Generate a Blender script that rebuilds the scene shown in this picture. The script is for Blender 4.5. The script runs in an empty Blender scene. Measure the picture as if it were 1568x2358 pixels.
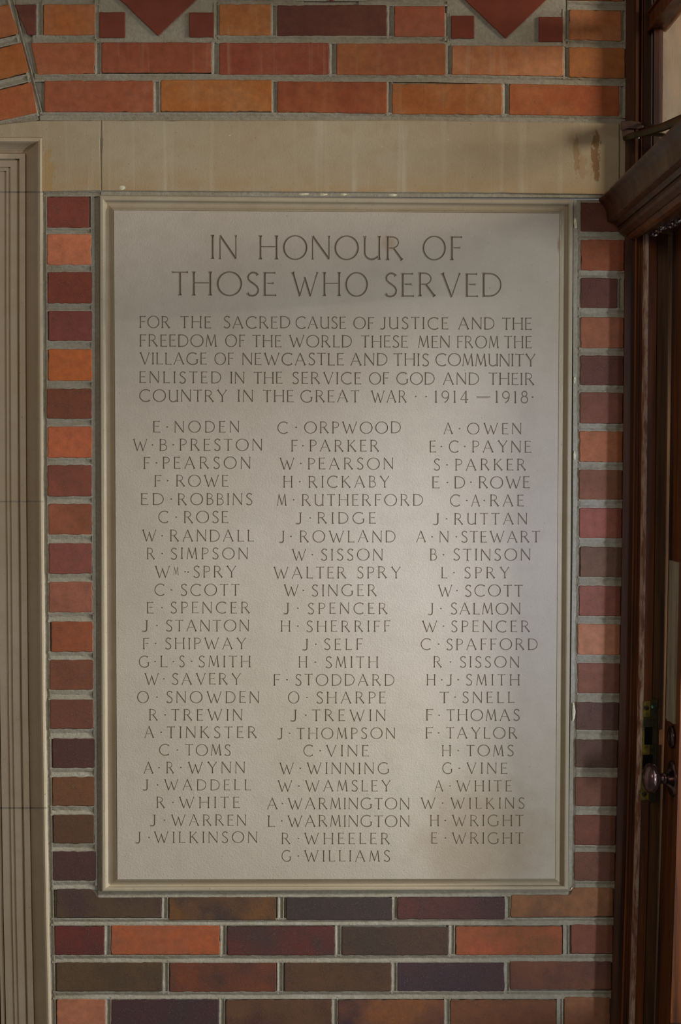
import bpy, bmesh, math, random
import numpy as np
from mathutils import Vector
from mathutils.geometry import delaunay_2d_cdt
random.seed(7)
SC = bpy.context.scene
COL = SC.collection

# ------------------------------------------------------------------ camera
F = 3440.0                                   # focal length in px of the 1568 x 2358 frame
CAM = Vector((0.3897, -2.8387, 0.8335 + 0.8))
YAW, PITCH, ROLL = 0.0228, -0.0373, 0.0023
cy, sy, cp, sp, cr, sr = (math.cos(YAW), math.sin(YAW), math.cos(PITCH), math.sin(PITCH), math.cos(ROLL), math.sin(ROLL))
FWD = Vector((sy*cp, cy*cp, sp)); _r = Vector((cy, -sy, 0)); _u = _r.cross(FWD)
RGT = cr*_r + sr*_u; UPV = -sr*_r + cr*_u
cam = bpy.data.cameras.new('camera'); cam.sensor_fit = 'VERTICAL'; cam.sensor_height = 24; cam.lens = 24*F/2358
cam.clip_start = 0.05
co = bpy.data.objects.new('camera', cam); COL.objects.link(co); SC.camera = co
from mathutils import Matrix
m = Matrix((( RGT.x, UPV.x, -FWD.x), (RGT.y, UPV.y, -FWD.y), (RGT.z, UPV.z, -FWD.z)))
co.matrix_world = Matrix.Translation(CAM) @ m.to_4x4()

def P(px, py, d=0.0):
    """point of the real plane d metres in front of the brick wall (wall face = plane y 0), from measured photo px"""
    v = FWD + RGT*((px-784)/F) + UPV*(-(py-1179)/F)
    t = (-d - CAM.y)/v.y
    return CAM + v*t
def Pn(px, py, d):
    px = np.asarray(px, float); py = np.asarray(py, float); d = np.asarray(d, float)
    f, r, u = np.array(FWD), np.array(RGT), np.array(UPV)
    v = f + r*((px-784)/F)[..., None] + u*(-(py-1179)/F)[..., None]
    t = (-d - CAM.y)/v[..., 1]
    return np.array(CAM) + v*t[..., None]
MM = 0.000825                                 # metres per px on the wall

# ------------------------------------------------------------------ world, lights, exposure
SC.view_settings.view_transform = 'Standard'; SC.view_settings.look = 'None'
SC.view_settings.exposure = 0.0; SC.view_settings.gamma = 1.0; SC.view_settings.use_curve_mapping = False
w = bpy.data.worlds.new('room_ambient'); SC.world = w; w.use_nodes = True
w.node_tree.nodes['Background'].inputs[0].default_value = (0.98, 0.96, 0.94, 1)
w.node_tree.nodes['Background'].inputs[1].default_value = 0.125

def area(name, loc, target, sx, szy, power, color, spread=180):
    l = bpy.data.lights.new(name, 'AREA'); l.shape = 'RECTANGLE'; l.size = sx; l.size_y = szy
    l.energy = power; l.color = color; l.spread = math.radians(spread)
    o = bpy.data.objects.new(name, l); COL.objects.link(o); o.location = loc
    o.rotation_euler = (Vector(target)-Vector(loc)).to_track_quat('-Z', 'Y').to_euler()
    return o
# room light of the porch, from the left of the camera and above
area('porch_lamp', (-0.6, -3.4, 2.9), (0.4, 0, 1.6), 1.0, 1.0, 17, (1.0, 0.90, 0.80))
# daylight that comes in low through the glazed door on the right
area('door_daylight', (2.93, -2.755, 1.15), (0.5, 0, 1.40), 0.06, 0.8, 55, (0.84, 0.90, 1.0))
# open sky just outside the door glass
area('door_sky', (1.42, -0.66, 1.35), (0.2, -0.5, 1.30), 0.9, 1.5, 9.0, (0.72, 0.83, 1.0))
# added spot that makes the bluish daylight patch on the tablet
sl = bpy.data.lights.new('tablet_patch_spot', 'SPOT'); sl.energy = 135; sl.color = (0.46, 0.55, 1.0); sl.spot_size = math.radians(15.5); sl.spot_blend = 1.0; sl.shadow_soft_size = .05
so = bpy.data.objects.new('tablet_patch_spot', sl); COL.objects.link(so); so.location = (2.75, -2.40, 1.05)
so.rotation_euler = (P(1165, 1270)-Vector(so.location)).to_track_quat('-Z', 'Y').to_euler()
# sky seen through the transom
area('transom_daylight', (3.7, -1.30, 2.62), (0.55, 0, 2.38), 0.55, 0.9, 78, (0.97, 0.96, 0.94), 60)

# ------------------------------------------------------------------ helpers
def tag(o, label=None, cat=None, group=None, kind=None):
    if label: o['label'] = label
    if cat: o['category'] = cat
    if group: o['group'] = group
    if kind: o['kind'] = kind
    return o
def empty(name, loc):
    o = bpy.data.objects.new(name, None); COL.objects.link(o); o.location = loc; o.empty_display_size = .05
    return o
def obj(name, me, mat=None, parent=None):
    o = bpy.data.objects.new(name, me); COL.objects.link(o)
    if mat is not None:
        me.materials.append(mat)
    if parent is not None:
        o.parent = parent
        if parent.type == 'EMPTY' or parent.location.length > 0:
            o.matrix_parent_inverse = Matrix.Translation(parent.location).inverted()
    return o
def mesh(name, verts, faces, smooth=False):
    me = bpy.data.meshes.new(name); me.from_pydata([tuple(v) for v in verts], [], faces); me.update()
    if smooth:
        me.polygons.foreach_set('use_smooth', [True]*len(me.polygons))
    return me
def fixn(me):
    bm = bmesh.new(); bm.from_mesh(me); bmesh.ops.recalc_face_normals(bm, faces=bm.faces); bm.to_mesh(me); bm.free(); return me
def lin(c):
    c = c/255.0
    return c/12.92 if c <= 0.04045 else ((c+0.055)/1.055)**2.4
def srgb(r, g, b, k=1.0):
    return tuple(min(0.9, lin(x)*k) for x in (r, g, b)) + (1.0,)

# node helpers
class NT:
    def __init__(s, name):
        s.m = bpy.data.materials.new(name); s.m.use_nodes = True; s.t = s.m.node_tree; s.n = s.t.nodes
        s.b = s.n['Principled BSDF']; s.out = s.n['Material Output']
    def node(s, typ, **kw):
        n = s.n.new(typ)
        for k, v in kw.items():
            setattr(n, k, v)
        return n
    def link(s, a, b): s.t.links.new(a, b)
    def setin(s, n, i, v):
        if hasattr(v, 'links') or isinstance(v, bpy.types.NodeSocket): s.link(v, n.inputs[i])
        else: n.inputs[i].default_value = v
    def coords(s, scale=(1, 1, 1), off=None):
        g = s.node('ShaderNodeNewGeometry'); mp = s.node('ShaderNodeMapping'); mp.inputs['Scale'].default_value = scale
        s.link(g.outputs['Position'], mp.inputs['Vector'])
        if off is not None:
            s.link(off, mp.inputs['Location'])
        return mp.outputs['Vector']
    def noise(s, vec, scale, detail=4, rough=.55):
        n = s.node('ShaderNodeTexNoise'); n.inputs['Scale'].default_value = scale
        n.inputs['Detail'].default_value = detail; n.inputs['Roughness'].default_value = rough
        s.link(vec, n.inputs['Vector']); return n.outputs['Fac']
    def ramp(s, fac, a, b, ca=0.0, cb=1.0):
        n = s.node('ShaderNodeMapRange'); n.clamp = True
        s.setin(n, 0, fac); s.setin(n, 1, a); s.setin(n, 2, b); s.setin(n, 3, ca); s.setin(n, 4, cb); return n.outputs[0]
    def math(s, op, a, b=0.0):
        n = s.node('ShaderNodeMath', operation=op); s.setin(n, 0, a); s.setin(n, 1, b); return n.outputs[0]
    def mix(s, fac, a, b, blend='MIX'):
        n = s.node('ShaderNodeMix', data_type='RGBA', blend_type=blend)
        s.setin(n, 0, fac); s.setin(n, 6, a); s.setin(n, 7, b); return n.outputs[2]
    def attr(s, name):
        n = s.node('ShaderNodeAttribute', attribute_type='OBJECT', attribute_name=name); return n
    def rnd(s):
        return s.node('ShaderNodeObjectInfo').outputs['Random']
    def bump(s, h, strength, dist=0.001):
        n = s.node('ShaderNodeBump'); n.inputs['Strength'].default_value = strength; n.inputs['Distance'].default_value = dist
        s.link(h, n.inputs['Height']); s.link(n.outputs[0], s.b.inputs['Normal']); return n

# ---- brick: colour comes from the object's own colour, a second tone from its property
K = 1.75
def brick_material():
    t = NT('fired_brick')
    oi = t.node('ShaderNodeObjectInfo'); t2 = t.attr('tone'); st = t.attr('drips'); sk = t.attr('grit')
    g = t.node('ShaderNodeNewGeometry')
    sep = t.node('ShaderNodeSeparateXYZ'); t.link(g.outputs['Position'], sep.inputs[0])
    rv = t.math('MULTIPLY', oi.outputs['Random'], 40.0)
    cmb = t.node('ShaderNodeCombineXYZ'); t.link(rv, cmb.inputs[0]); t.link(rv, cmb.inputs[2])
    v = t.coords((1, 1, 1), cmb.outputs[0])
    big = t.noise(v, 9, 3); mid = t.noise(v, 60, 5, .6); fine = t.noise(v, 700, 4, .7)
    c = t.mix(t.ramp(big, .40, .62), oi.outputs['Color'], t2.outputs['Color'])
    c = t.mix(t.ramp(mid, .35, .68, 0, .55), c, t.mix(.5, c, (.02, .012, .01, 1)))
    c = t.mix(t.ramp(fine, .40, .62, 0.0, .50), c, t.mix(1.0, c, (1.5, 1.45, 1.4, 1), 'MULTIPLY'))
    # pale grains of grog near the surface
    vo = t.node('ShaderNodeTexVoronoi'); vo.inputs['Scale'].default_value = 520; t.link(v, vo.inputs['Vector'])
    gr = t.math('MULTIPLY', t.ramp(vo.outputs['Distance'], .26, .10), t.ramp(t.noise(v, 60, 4, .6), .46, .60))
    c = t.mix(t.math('MULTIPLY', gr, sk.outputs['Fac']), c, (.30, .21, .13, 1))
    # lime runs with sharp vertical edges
    vs = t.coords((1, 1, .05)); n1 = t.noise(vs, 70, 3, .6)
    run = t.math('MULTIPLY', t.ramp(n1, .56, .72, 0, .7), st.outputs['Fac'])
    c = t.mix(run, c, (.42, .25, .14, 1))
    t.link(c, t.b.inputs['Base Color'])
    t.link(t.ramp(mid, .3, .7, .50, .68), t.b.inputs['Roughness'])
    t.b.inputs['Specular IOR Level'].default_value = .28
    h = t.math('ADD', t.math('MULTIPLY', mid, .8), t.math('MULTIPLY', fine, .35))
    t.bump(h, .55, .0012)
    return t.m
M_BRICK = brick_material()

def tile_material():
    t = NT('quarry_tile'); v = t.coords()
    n = t.noise(v, 25, 3); f = t.noise(v, 900, 2)
    c = t.mix(t.ramp(n, .35, .7), srgb(84, 36, 20, K), srgb(94, 42, 26, K))
    t.link(c, t.b.inputs['Base Color']); t.b.inputs['Roughness'].default_value = .6
    t.b.inputs['Specular IOR Level'].default_value = .25
    t.bump(f, .15, .0004); return t.m
M_TILE = tile_material()

def mortar_material():
    t = NT('grey_mortar'); v = t.coords()
    a = t.noise(v, 14, 4); b = t.noise(v, 160, 5, .7); f = t.noise(v, 650, 4, .75)
    c = t.mix(t.ramp(a, .35, .65), srgb(124, 115, 97, K), srgb(134, 127, 112, K))
    c = t.mix(t.ramp(b, .35, .7, 0, .5), c, srgb(94, 86, 70, K))
    c = t.mix(t.ramp(f, .58, .75, 0, .6), c, srgb(150, 140, 116, K))
    t.link(c, t.b.inputs['Base Color']); t.b.inputs['Roughness'].default_value = .95
    t.b.inputs['Specular IOR Level'].default_value = .15
    t.bump(t.math('ADD', t.math('MULTIPLY', b, 1.0), t.math('MULTIPLY', f, .5)), .9, .0022); return t.m
M_MORTAR = mortar_material()

def stone_material(name, c1, c2, c3, bump=.35, dirt=False):
    t = NT(name); v = t.coords()
    a = t.noise(v, 3.2, 4); b = t.noise(v, 30, 5, .6); f = t.noise(v, 520, 4, .7)
    c = t.mix(t.ramp(a, .35, .68), c1, c2)
    c = t.mix(t.ramp(b, .45, .75, 0, .45), c, c3)
    sp_ = t.noise(v, 240, 2)
    c = t.mix(t.ramp(sp_, .70, .76, 0, .55), c, srgb(70, 58, 44, K))
    c = t.mix(t.ramp(sp_, .27, .22, 0, .5), c, srgb(190, 172, 138, K))
    return t, c, v, b, f
def finish_stone(t, c, b, f, bump):
    t.link(c, t.b.inputs['Base Color']); t.b.inputs['Roughness'].default_value = .82
    t.b.inputs['Specular IOR Level'].default_value = .2
    g2 = t.noise(t.coords(), 330, 3, .6)
    t.bump(t.math('ADD', t.math('MULTIPLY', b, .7), t.math('ADD', t.math('MULTIPLY', g2, 1.6), f)), bump, .0011); return t.m

t, c, v, b, f = stone_material('tablet_limestone', srgb(144, 133, 118, K), srgb(137, 125, 109, K), srgb(130, 120, 104, K))
def blob_mask(t, px, py, rx, rz):
    g = t.node('ShaderNodeNewGeometry'); sep = t.node('ShaderNodeSeparateXYZ'); t.link(g.outputs['Position'], sep.inputs[0])
    q = P(px, py)
    dx = t.math('DIVIDE', t.math('SUBTRACT', sep.outputs[0], q.x), rx); dz = t.math('DIVIDE', t.math('SUBTRACT', sep.outputs[2], q.z), rz)
    wob = t.math('MULTIPLY', t.math('SUBTRACT', t.noise(t.coords(), 22, 4, .6), .5), 2.2)
    return t.ramp(t.math('ADD', t.math('ADD', t.math('MULTIPLY', dx, dx), t.math('MULTIPLY', dz, dz)), wob), 1.3, .1, 0, 1)
c = t.mix(t.math('MULTIPLY', blob_mask(t, 1120, 1930, .13, .12), .38), c, srgb(112, 92, 62, K))  # brown patch puts the dimmer light low on the right into the colour
c = t.mix(t.math('MULTIPLY', blob_mask(t, 893, 560, .014, .016), .4), c, srgb(120, 92, 62, K))
c = t.mix(t.math('MULTIPLY', blob_mask(t, 1285, 565, .0022, .016), .6), c, srgb(104, 66, 36, K))
M_TABLET = finish_stone(t, c, b, f, .42)
t, c, v, b, f = stone_material('carved_groove_limestone', srgb(112, 99, 84, K), srgb(106, 93, 77, K), srgb(97, 85, 70, K))  # darker stone: dirt in the cuts plus shade of their walls in the colour
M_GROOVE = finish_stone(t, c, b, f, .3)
t, c, v, b, f = stone_material('tablet_moulding_limestone', srgb(136, 124, 103, K), srgb(130, 116, 94, K), srgb(122, 108, 87, K))
M_FRAME = finish_stone(t, c, b, f, .3)
t, c, v, b, f = stone_material('jamb_sandstone', srgb(146, 130, 108, K), srgb(138, 121, 96, K), srgb(130, 111, 86, K))
M_JAMB = finish_stone(t, c, b, f, .3)

# lintel: the same sandstone with lime runs, a tan band along its foot and one brown drip stain
def lintel_material():
    t, c, v, b, f = stone_material('lintel_sandstone', srgb(132, 119, 96, K), srgb(124, 108, 83, K), srgb(118, 100, 74, K))
    g = t.node('ShaderNodeNewGeometry'); sep = t.node('ShaderNodeSeparateXYZ'); t.link(g.outputs['Position'], sep.inputs[0])
    X, Z = sep.outputs[0], sep.outputs[2]
    z0, z1 = P(700, 441).z, P(700, 277).z
    foot = t.ramp(Z, z0+.055, z0, 0, 1)
    nz = t.noise(t.coords((1, 1, 3)), 14, 4)
    c = t.mix(t.math('MULTIPLY', foot, t.ramp(nz, .30, .66, .1, .62)), c, srgb(128, 98, 60, K))
    vs = t.coords((1, 1, .03)); n1 = t.noise(vs, 34, 3, .65)
    fade = t.ramp(t.noise(t.coords(), 5, 2), .36, .62, .15, .8)
    c = t.mix(t.math('MULTIPLY', t.ramp(n1, .55, .70), fade), c, srgb(141, 131, 111, K))
    # rust brown drip stain
    def blob(px, py, rx, rz):
        q = P(px, py)
        dx = t.math('DIVIDE', t.math('SUBTRACT', X, q.x), rx); dz = t.math('DIVIDE', t.math('SUBTRACT', Z, q.z), rz)
        wob = t.math('MULTIPLY', t.math('SUBTRACT', t.noise(t.coords((1, 1, .45)), 120, 5, .7), .5), 5.5)
        r = t.math('ADD', t.math('ADD', t.math('MULTIPLY', dx, dx), t.math('MULTIPLY', dz, dz)), wob)
        return t.ramp(r, 1.0, .55, 0, 1)
    c = t.mix(t.math('MULTIPLY', blob(1371, 362, .0095, .042), .8), c, srgb(92, 62, 28, K))
    c = t.mix(t.math('MULTIPLY', blob(1326, 362, .006, .040), .55), c, srgb(104, 74, 36, K))
    c = t.mix(t.math('MULTIPLY', blob(1340, 380, .010, .028), .35), c, srgb(110, 80, 44, K))
    c = t.mix(t.math('MULTIPLY', blob(112, 400, .012, .05), .5), c, srgb(128, 98, 48, K))
    return finish_stone(t, c, b, f, .3)
M_LINTEL = lintel_material()

def wood_material(name, c1, c2, rough=.32, worn=0.0, worncol=(150, 132, 112), coat=.3):
    t = NT(name); v = t.coords((1, 1, .045)); v2 = t.coords((1, 1, .3))
    a = t.noise(v, 70, 5, .65); b = t.noise(v, 380, 3, .6); s = t.noise(v2, 16, 3)
    c = t.mix(t.ramp(a, .35, .65), c1, c2)
    c = t.mix(t.ramp(b, .45, .75, 0, .5), c, t.mix(.7, c, (.004, .002, .002, 1)))
    r = t.ramp(s, .3, .7, rough-.06, rough+.10)
    if worn > 0:
        wv = t.coords((1, 1, .18)); wn = t.noise(wv, 90, 5, .7); wl = t.noise(t.coords((1, 1, .5)), 6, 2)
        mk = t.math('MULTIPLY', t.ramp(wn, .42, .58), t.math('MULTIPLY', t.ramp(wl, .3, .6), worn))
        c = t.mix(mk, c, srgb(*worncol, K)); r = t.mix(mk, r, (.7, .7, .7, 1))
    t.link(c, t.b.inputs['Base Color']); t.link(r, t.b.inputs['Roughness'])
    t.b.inputs['Specular IOR Level'].default_value = .32; t.b.inputs['Coat Weight'].default_value = coat; t.b.inputs['Coat Roughness'].default_value = .22
    t.bump(b, .25, .0006); return t.m
M_WOOD = wood_material('dark_varnished_mahogany', srgb(42, 22, 7, 1.1), srgb(88, 46, 15, 1.1), .42, coat=.05)
M_WOODR = wood_material('red_varnished_mahogany', srgb(62, 31, 9, 1.1), srgb(116, 60, 20, 1.1), .38, coat=.1)
M_WORN = wood_material('worn_door_post_edge', srgb(92, 44, 22, 1.3), srgb(112, 68, 42, 1.3), .4, .9, (150, 128, 108))
M_OLIVE = wood_material('greasy_brown_door_rebate', srgb(56, 34, 16, 1.2), srgb(86, 56, 24, 1.2), .42)
M_PLATE = wood_material('weathered_grey_push_strip', srgb(110, 98, 78, 1.4), srgb(142, 130, 108, 1.4), .5, 0, coat=0)

def simple(name, col, rough=.5, metal=0.0, bump=0.0, spec=.5, var=None, vscale=60):
    t = NT(name)
    if var is not None:
        n = t.noise(t.coords(), vscale, 4, .6); t.link(t.mix(t.ramp(n, .38, .62), col, var), t.b.inputs['Base Color'])
    else: t.b.inputs['Base Color'].default_value = col
    t.b.inputs['Roughness'].default_value = rough; t.b.inputs['Metallic'].default_value = metal
    t.b.inputs['Specular IOR Level'].default_value = spec
    if bump: t.bump(t.noise(t.coords(), 500, 3), bump, .0006)
    return t.m
M_BRASS = simple('tarnished_brass', srgb(150, 128, 50), .42, .75, .3, var=srgb(96, 88, 40), vscale=90)
M_BRASSD = simple('dark_tarnished_brass', srgb(70, 66, 36), .5, .6, .3, var=srgb(46, 46, 32), vscale=90)
M_SCREW = simple('dark_bronze_screw', srgb(74, 56, 44), .45, .7)
M_KNOB = simple('brown_bronze_knob', srgb(112, 86, 80), .17, .9, var=srgb(84, 62, 58), vscale=40)
M_WOODL = wood_material('lit_mahogany_bead', srgb(120, 76, 44, 1.4), srgb(146, 100, 62, 1.4), .35)
M_IRON = simple('olive_bronze_arm', srgb(72, 66, 38), .38, .6, .3, var=srgb(52, 44, 28), vscale=50)
M_BRKT = simple('brown_painted_bracket', srgb(70, 42, 28), .45, .2, .3, var=srgb(54, 32, 22), vscale=60)
M_BLACK = simple('recess_shade_black', (.006, .005, .004, 1), .9, spec=.1)  # near black that paints the shade inside mortises and screw slots
M_CHIP = simple('bare_chipped_wood', srgb(150, 108, 76, 1.5), .75, bump=.5, var=srgb(130, 88, 58, 1.5))
M_LIME = simple('pale_lime_scab', srgb(176, 168, 140, K), .9, bump=.8, var=srgb(150, 142, 116, K), vscale=200)
M_VERD = simple('verdigris', srgb(70, 150, 130, 1.2), .7)
def glass_material(name, tint, opaque):
    t = NT(name)
    tr = t.node('ShaderNodeBsdfTransparent'); tr.inputs[0].default_value = tint
    gl = t.node('ShaderNodeBsdfGlossy'); gl.inputs['Roughness'].default_value = .05
    mx = t.node('ShaderNodeMixShader'); mx.inputs[0].default_value = .05; t.link(tr.outputs[0], mx.inputs[1]); t.link(gl.outputs[0], mx.inputs[2])
    t.link(mx.outputs[0], t.out.inputs[0]); return t.m
M_GLASS = glass_material('clear_door_glass', (.93, .95, .96, 1), 0)
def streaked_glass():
    t = NT('glass_with_painted_reflection'); v = t.coords((1, .8, .05))  # brown streaks paint what the glass reflects into its colour
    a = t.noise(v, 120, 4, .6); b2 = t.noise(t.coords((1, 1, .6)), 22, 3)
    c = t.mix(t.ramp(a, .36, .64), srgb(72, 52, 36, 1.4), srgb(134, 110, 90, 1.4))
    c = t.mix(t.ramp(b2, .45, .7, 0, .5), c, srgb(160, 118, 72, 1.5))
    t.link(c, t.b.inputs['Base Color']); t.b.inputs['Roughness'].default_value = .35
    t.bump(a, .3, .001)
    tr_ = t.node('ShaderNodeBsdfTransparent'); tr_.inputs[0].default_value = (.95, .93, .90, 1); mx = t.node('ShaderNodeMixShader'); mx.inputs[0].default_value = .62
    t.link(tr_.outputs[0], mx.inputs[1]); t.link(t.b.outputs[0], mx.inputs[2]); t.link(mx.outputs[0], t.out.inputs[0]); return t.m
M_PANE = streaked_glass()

# ------------------------------------------------------------------ bricks
def inset(poly, r):
    return poly
def outline(poly, step=9.0, jit=.7, rad=3.5, rng=random):
    """roughened outline with rounded corners, px"""
    n = len(poly); pts = []
    for i in range(n):
        a = Vector(poly[i-1]); p = Vector(poly[i]); c = Vector(poly[(i+1) % n])
        u = (a-p).normalized(); v = (c-p).normalized(); r = rad*rng.uniform(.5, 1.4)
        pts += [p+u*r, p+(u+v)*r*.29, p+v*r]
        q0 = p+v*r; q1 = c+(p-c).normalized()*rad*1.2; L = (q1-q0).length; k = int(L/step)
        nrm = Vector((v.y, -v.x))
        for j in range(1, k):
            w_ = nrm*rng.gauss(0, jit*.55) if rng.random() > .07 else nrm*rng.uniform(-1.8, -.4)
            pts.append(q0.lerp(q1, j/k)+w_)
    return pts
def slab(poly_px, face_d, back_d, bev=1.4, tilt=(0, 0), crown=0.0):
    """extruded polygon with a small bevelled arris, real depth"""
    pts = poly_px; n = len(pts)
    cx = sum(p.x for p in pts)/n; cyy = sum(p.y for p in pts)/n
    V = []; Fc = []
    def dd(p): return face_d + tilt[0]*(p.x-cx)*MM + tilt[1]*(p.y-cyy)*MM
    ring2 = []
    sgn = 1.0 if sum(pts[i-1].x*pts[i].y-pts[i].x*pts[i-1].y for i in range(n)) > 0 else -1.0
    for i, p in enumerate(pts):
        a = pts[i-1]; b = pts[(i+1) % n]; tg = (b-a).normalized(); nr = Vector((-tg.y, tg.x))
        nr = nr*sgn
        ring2.append(p+nr*bev)
    for p in pts: V.append(P(p.x, p.y, back_d))
    for p in pts: V.append(P(p.x, p.y, dd(p)-bev*MM*1.0))
    for p in ring2: V.append(P(p.x, p.y, dd(p)))
    for i in range(n):
        j = (i+1) % n
        Fc.append((i, j, n+j, n+i)); Fc.append((n+i, n+j, 2*n+j, 2*n+i))
    rr = delaunay_2d_cdt([Vector((q.x-cx, q.y-cyy)) for q in ring2], [(i, (i+1) % n) for i in range(n)], [], 1, 1e-4)
    if len(rr[0]) == n and all(len(k) for k in rr[3]):
        Fc += [tuple(2*n+rr[3][k][0] for k in f_) for f_ in rr[2]]
    else:
        b_ = len(V)
        for q in rr[0]: V.append(P(q.x+cx, q.y+cyy, dd(Vector((q.x+cx, q.y+cyy)))))
        Fc += [tuple(b_+k for k in f_) for f_ in rr[2]]; print('cdt fallback', n, len(rr[0]))
    return V, Fc
def rect(x0, y0, x1, y1): return [(x0, y0), (x1, y0), (x1, y1), (x0, y1)]

wall = None
def bcol(c): q = srgb(*c, K); return (q[0]*.94, q[1]*.97, q[2]*(.95 if max(c) > 100 else .78), 1)
def add_brick(poly, col, tone=None, drips=0.0, grit=.5, jit=.7, mat=None, name='brick', proud=None, rad=3.5, back=-.04):
    if len(poly) == 4 and isinstance(poly[0], (int, float)): poly = rect(*poly)
    o_ = outline([Vector(p) for p in poly], jit=jit, rad=rad)
    pr = random.uniform(.0002, .0020) if proud is None else proud
    V, Fc = slab(o_, pr, back, tilt=(random.gauss(0, .004), random.gauss(0, .004)))
    me = fixn(mesh(name, V, Fc))
    o = obj(name, me, mat or M_BRICK, wall)
    o.color = bcol(col)
    if tone is None:
        q = random.uniform(.82, 1.12); tone = tuple(min(255, x*q) for x in col)
    o['tone'] = list(bcol(tone)[:3]); o['drips'] = float(drips); o['grit'] = float(grit)
    return o

# ---- mortar wall body (behind and between the bricks), open where the tablet sits
TAB = [(229, 450), (1320, 460), (1308, 2049), (234, 2053)]
def sleft(y): return float(np.interp(y, [440, 700, 1150, 1650, 1860, 2100, 2358, 2500], [0, 0, 2, 6.5, 10, 14, 20, 23]))
def sright(y): return float(np.interp(y, [-100, 0, 560, 800, 1200, 1600, 2000, 2358, 2500], [5.5, 5, 2, 0, -3.5, -10, -20, -31, -35]))
def wall_body():
    V = []; Fc = []
    def blk(poly, d0=-.0062, d1=-.20):
        b = len(V); n = len(poly)
        for d in (d0, d1):
            for p in poly: V.append(P(p[0], p[1], d))
        Fc.append(tuple(b+i for i in range(n))); Fc.append(tuple(b+n+i for i in reversed(range(n))))
        for i in range(n):
            j = (i+1) % n; Fc.append((b+i, b+j, b+n+j, b+n+i))
    (ax, ay), (bx, by), (cx_, cy_), (dx, dy) = TAB
    blk([(-70, -170), (1760, -170), (1760, by), (ax, ay), (97, 446), (97, 300), (-70, 300)])
    ys = [446, 1150, 1650, 2100, 2460]
    L = [(97+sleft(y), y) for y in ys]
    blk([(97, 446), (ax, ay), (dx, dy)] + [(dx, 2460)] + L[::-1][:-1])
    blk([(bx, by), (1760, by), (1760, 2460), (cx_, 2460), (cx_, cy_)])
    blk([(dx, dy), (cx_, cy_), (cx_, 2460), (dx, 2460)])
    blk(TAB, -.0064)
    return fixn(mesh('wall_back', V, Fc))
wall = obj('wall_back', wall_body(), M_MORTAR); tag(wall, kind='structure')

TOP = [  # poly or rect, colour, tone, drips
 ([(-60, 27), (21, 10), (43, 77), (-60, 106)], (124, 66, 34), (128, 74, 38), 0),
 ([(33, 11), (84, 11), (82, 81), (63, 81)], (86, 42, 34), None, 0),
 ((100, 10, 219, 81), (136, 74, 32), (130, 78, 44), 0),
 ((505, 10, 624, 82), (128, 72, 30), (134, 86, 48), .5),
 ((638, 12, 891, 83), (72, 36, 30), (82, 44, 36), 0),
 ((908, 14, 1024, 85), (126, 62, 36), (120, 66, 44), .1),
 ([(1311, 22), (1431, 25), (1431, 95), (1310, 92)], (130, 74, 36), (134, 86, 54), .1),
 ([(-60, 126), (50, 98), (67, 166), (-60, 199)], (128, 68, 26), (130, 76, 34), 0),
 ([(71, 99), (219, 98), (218, 170), (86, 172)], (126, 64, 36), (128, 74, 44), 0),
 ((234, 98, 487, 168), (110, 50, 28), (118, 60, 36), .35),
 ((505, 99, 757, 172), (108, 46, 28), (116, 60, 40), .5),
 ((775, 100, 1026, 173), (122, 72, 38), (122, 66, 40), .25),
 ([(1041, 105), (1297, 106), (1297, 176), (1040, 172)], (134, 78, 44), (142, 92, 60), .7),
 ([(1310, 108), (1439, 111), (1439, 182), (1310, 178)], (120, 70, 34), (128, 76, 36), 0),
 ([(-60, 222), (73, 189), (86, 260), (-60, 291)], (128, 66, 34), (126, 72, 38), 0),
 ((102, 186, 353, 258), (120, 60, 34), (122, 68, 44), 0),
 ((370, 184, 626, 257), (132, 74, 28), (134, 84, 44), .4),
 ([(639, 187), (891, 189), (891, 262), (638, 258)], (110, 52, 26), (122, 66, 34), .1),
 ([(903, 193), (1156, 193), (1156, 264), (903, 263)], (122, 66, 28), (128, 80, 44), .3),
 ([(1173, 193), (1425, 198), (1427, 268), (1172, 264)], (120, 56, 26), (132, 74, 40), .05),
 ((505, -74, 676, -4), (126, 68, 34), None, .2), ((850, -74, 1024, -3), (120, 60, 34), None, .2),
 ((505, -160, 676, -90), (118, 60, 32), None, .2), ((850, -160, 1024, -90), (128, 66, 34), None, .2), ((100, -160, 219, -90), (120, 60, 34), None, 0), ((1311, -160, 1436, -90), (110, 56, 30), None, 0),
 ((100, -74, 219, -3), (124, 64, 34), None, 0),
 ([(1311, -70), (1436, -68), (1436, 3), (1310, 1)], (124, 64, 30), None, 0),
]
for pl, c1, c2, dr in TOP: add_brick(pl, c1, c2, dr, grit=.25)
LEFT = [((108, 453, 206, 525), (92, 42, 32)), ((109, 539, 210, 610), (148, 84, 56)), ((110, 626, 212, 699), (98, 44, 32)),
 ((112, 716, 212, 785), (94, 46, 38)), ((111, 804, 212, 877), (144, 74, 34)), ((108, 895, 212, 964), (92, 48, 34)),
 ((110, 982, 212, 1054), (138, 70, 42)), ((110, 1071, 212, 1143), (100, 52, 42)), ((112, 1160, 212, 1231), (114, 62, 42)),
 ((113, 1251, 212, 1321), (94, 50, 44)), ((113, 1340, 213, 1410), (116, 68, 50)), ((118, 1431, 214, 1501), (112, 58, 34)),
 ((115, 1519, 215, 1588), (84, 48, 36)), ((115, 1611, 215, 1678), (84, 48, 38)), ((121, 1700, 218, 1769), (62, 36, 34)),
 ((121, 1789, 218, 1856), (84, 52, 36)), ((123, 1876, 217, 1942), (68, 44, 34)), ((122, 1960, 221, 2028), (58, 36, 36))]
for r_, c_ in LEFT: add_brick(r_, c_, None, 0, grit=1.0, jit=.9)
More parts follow.
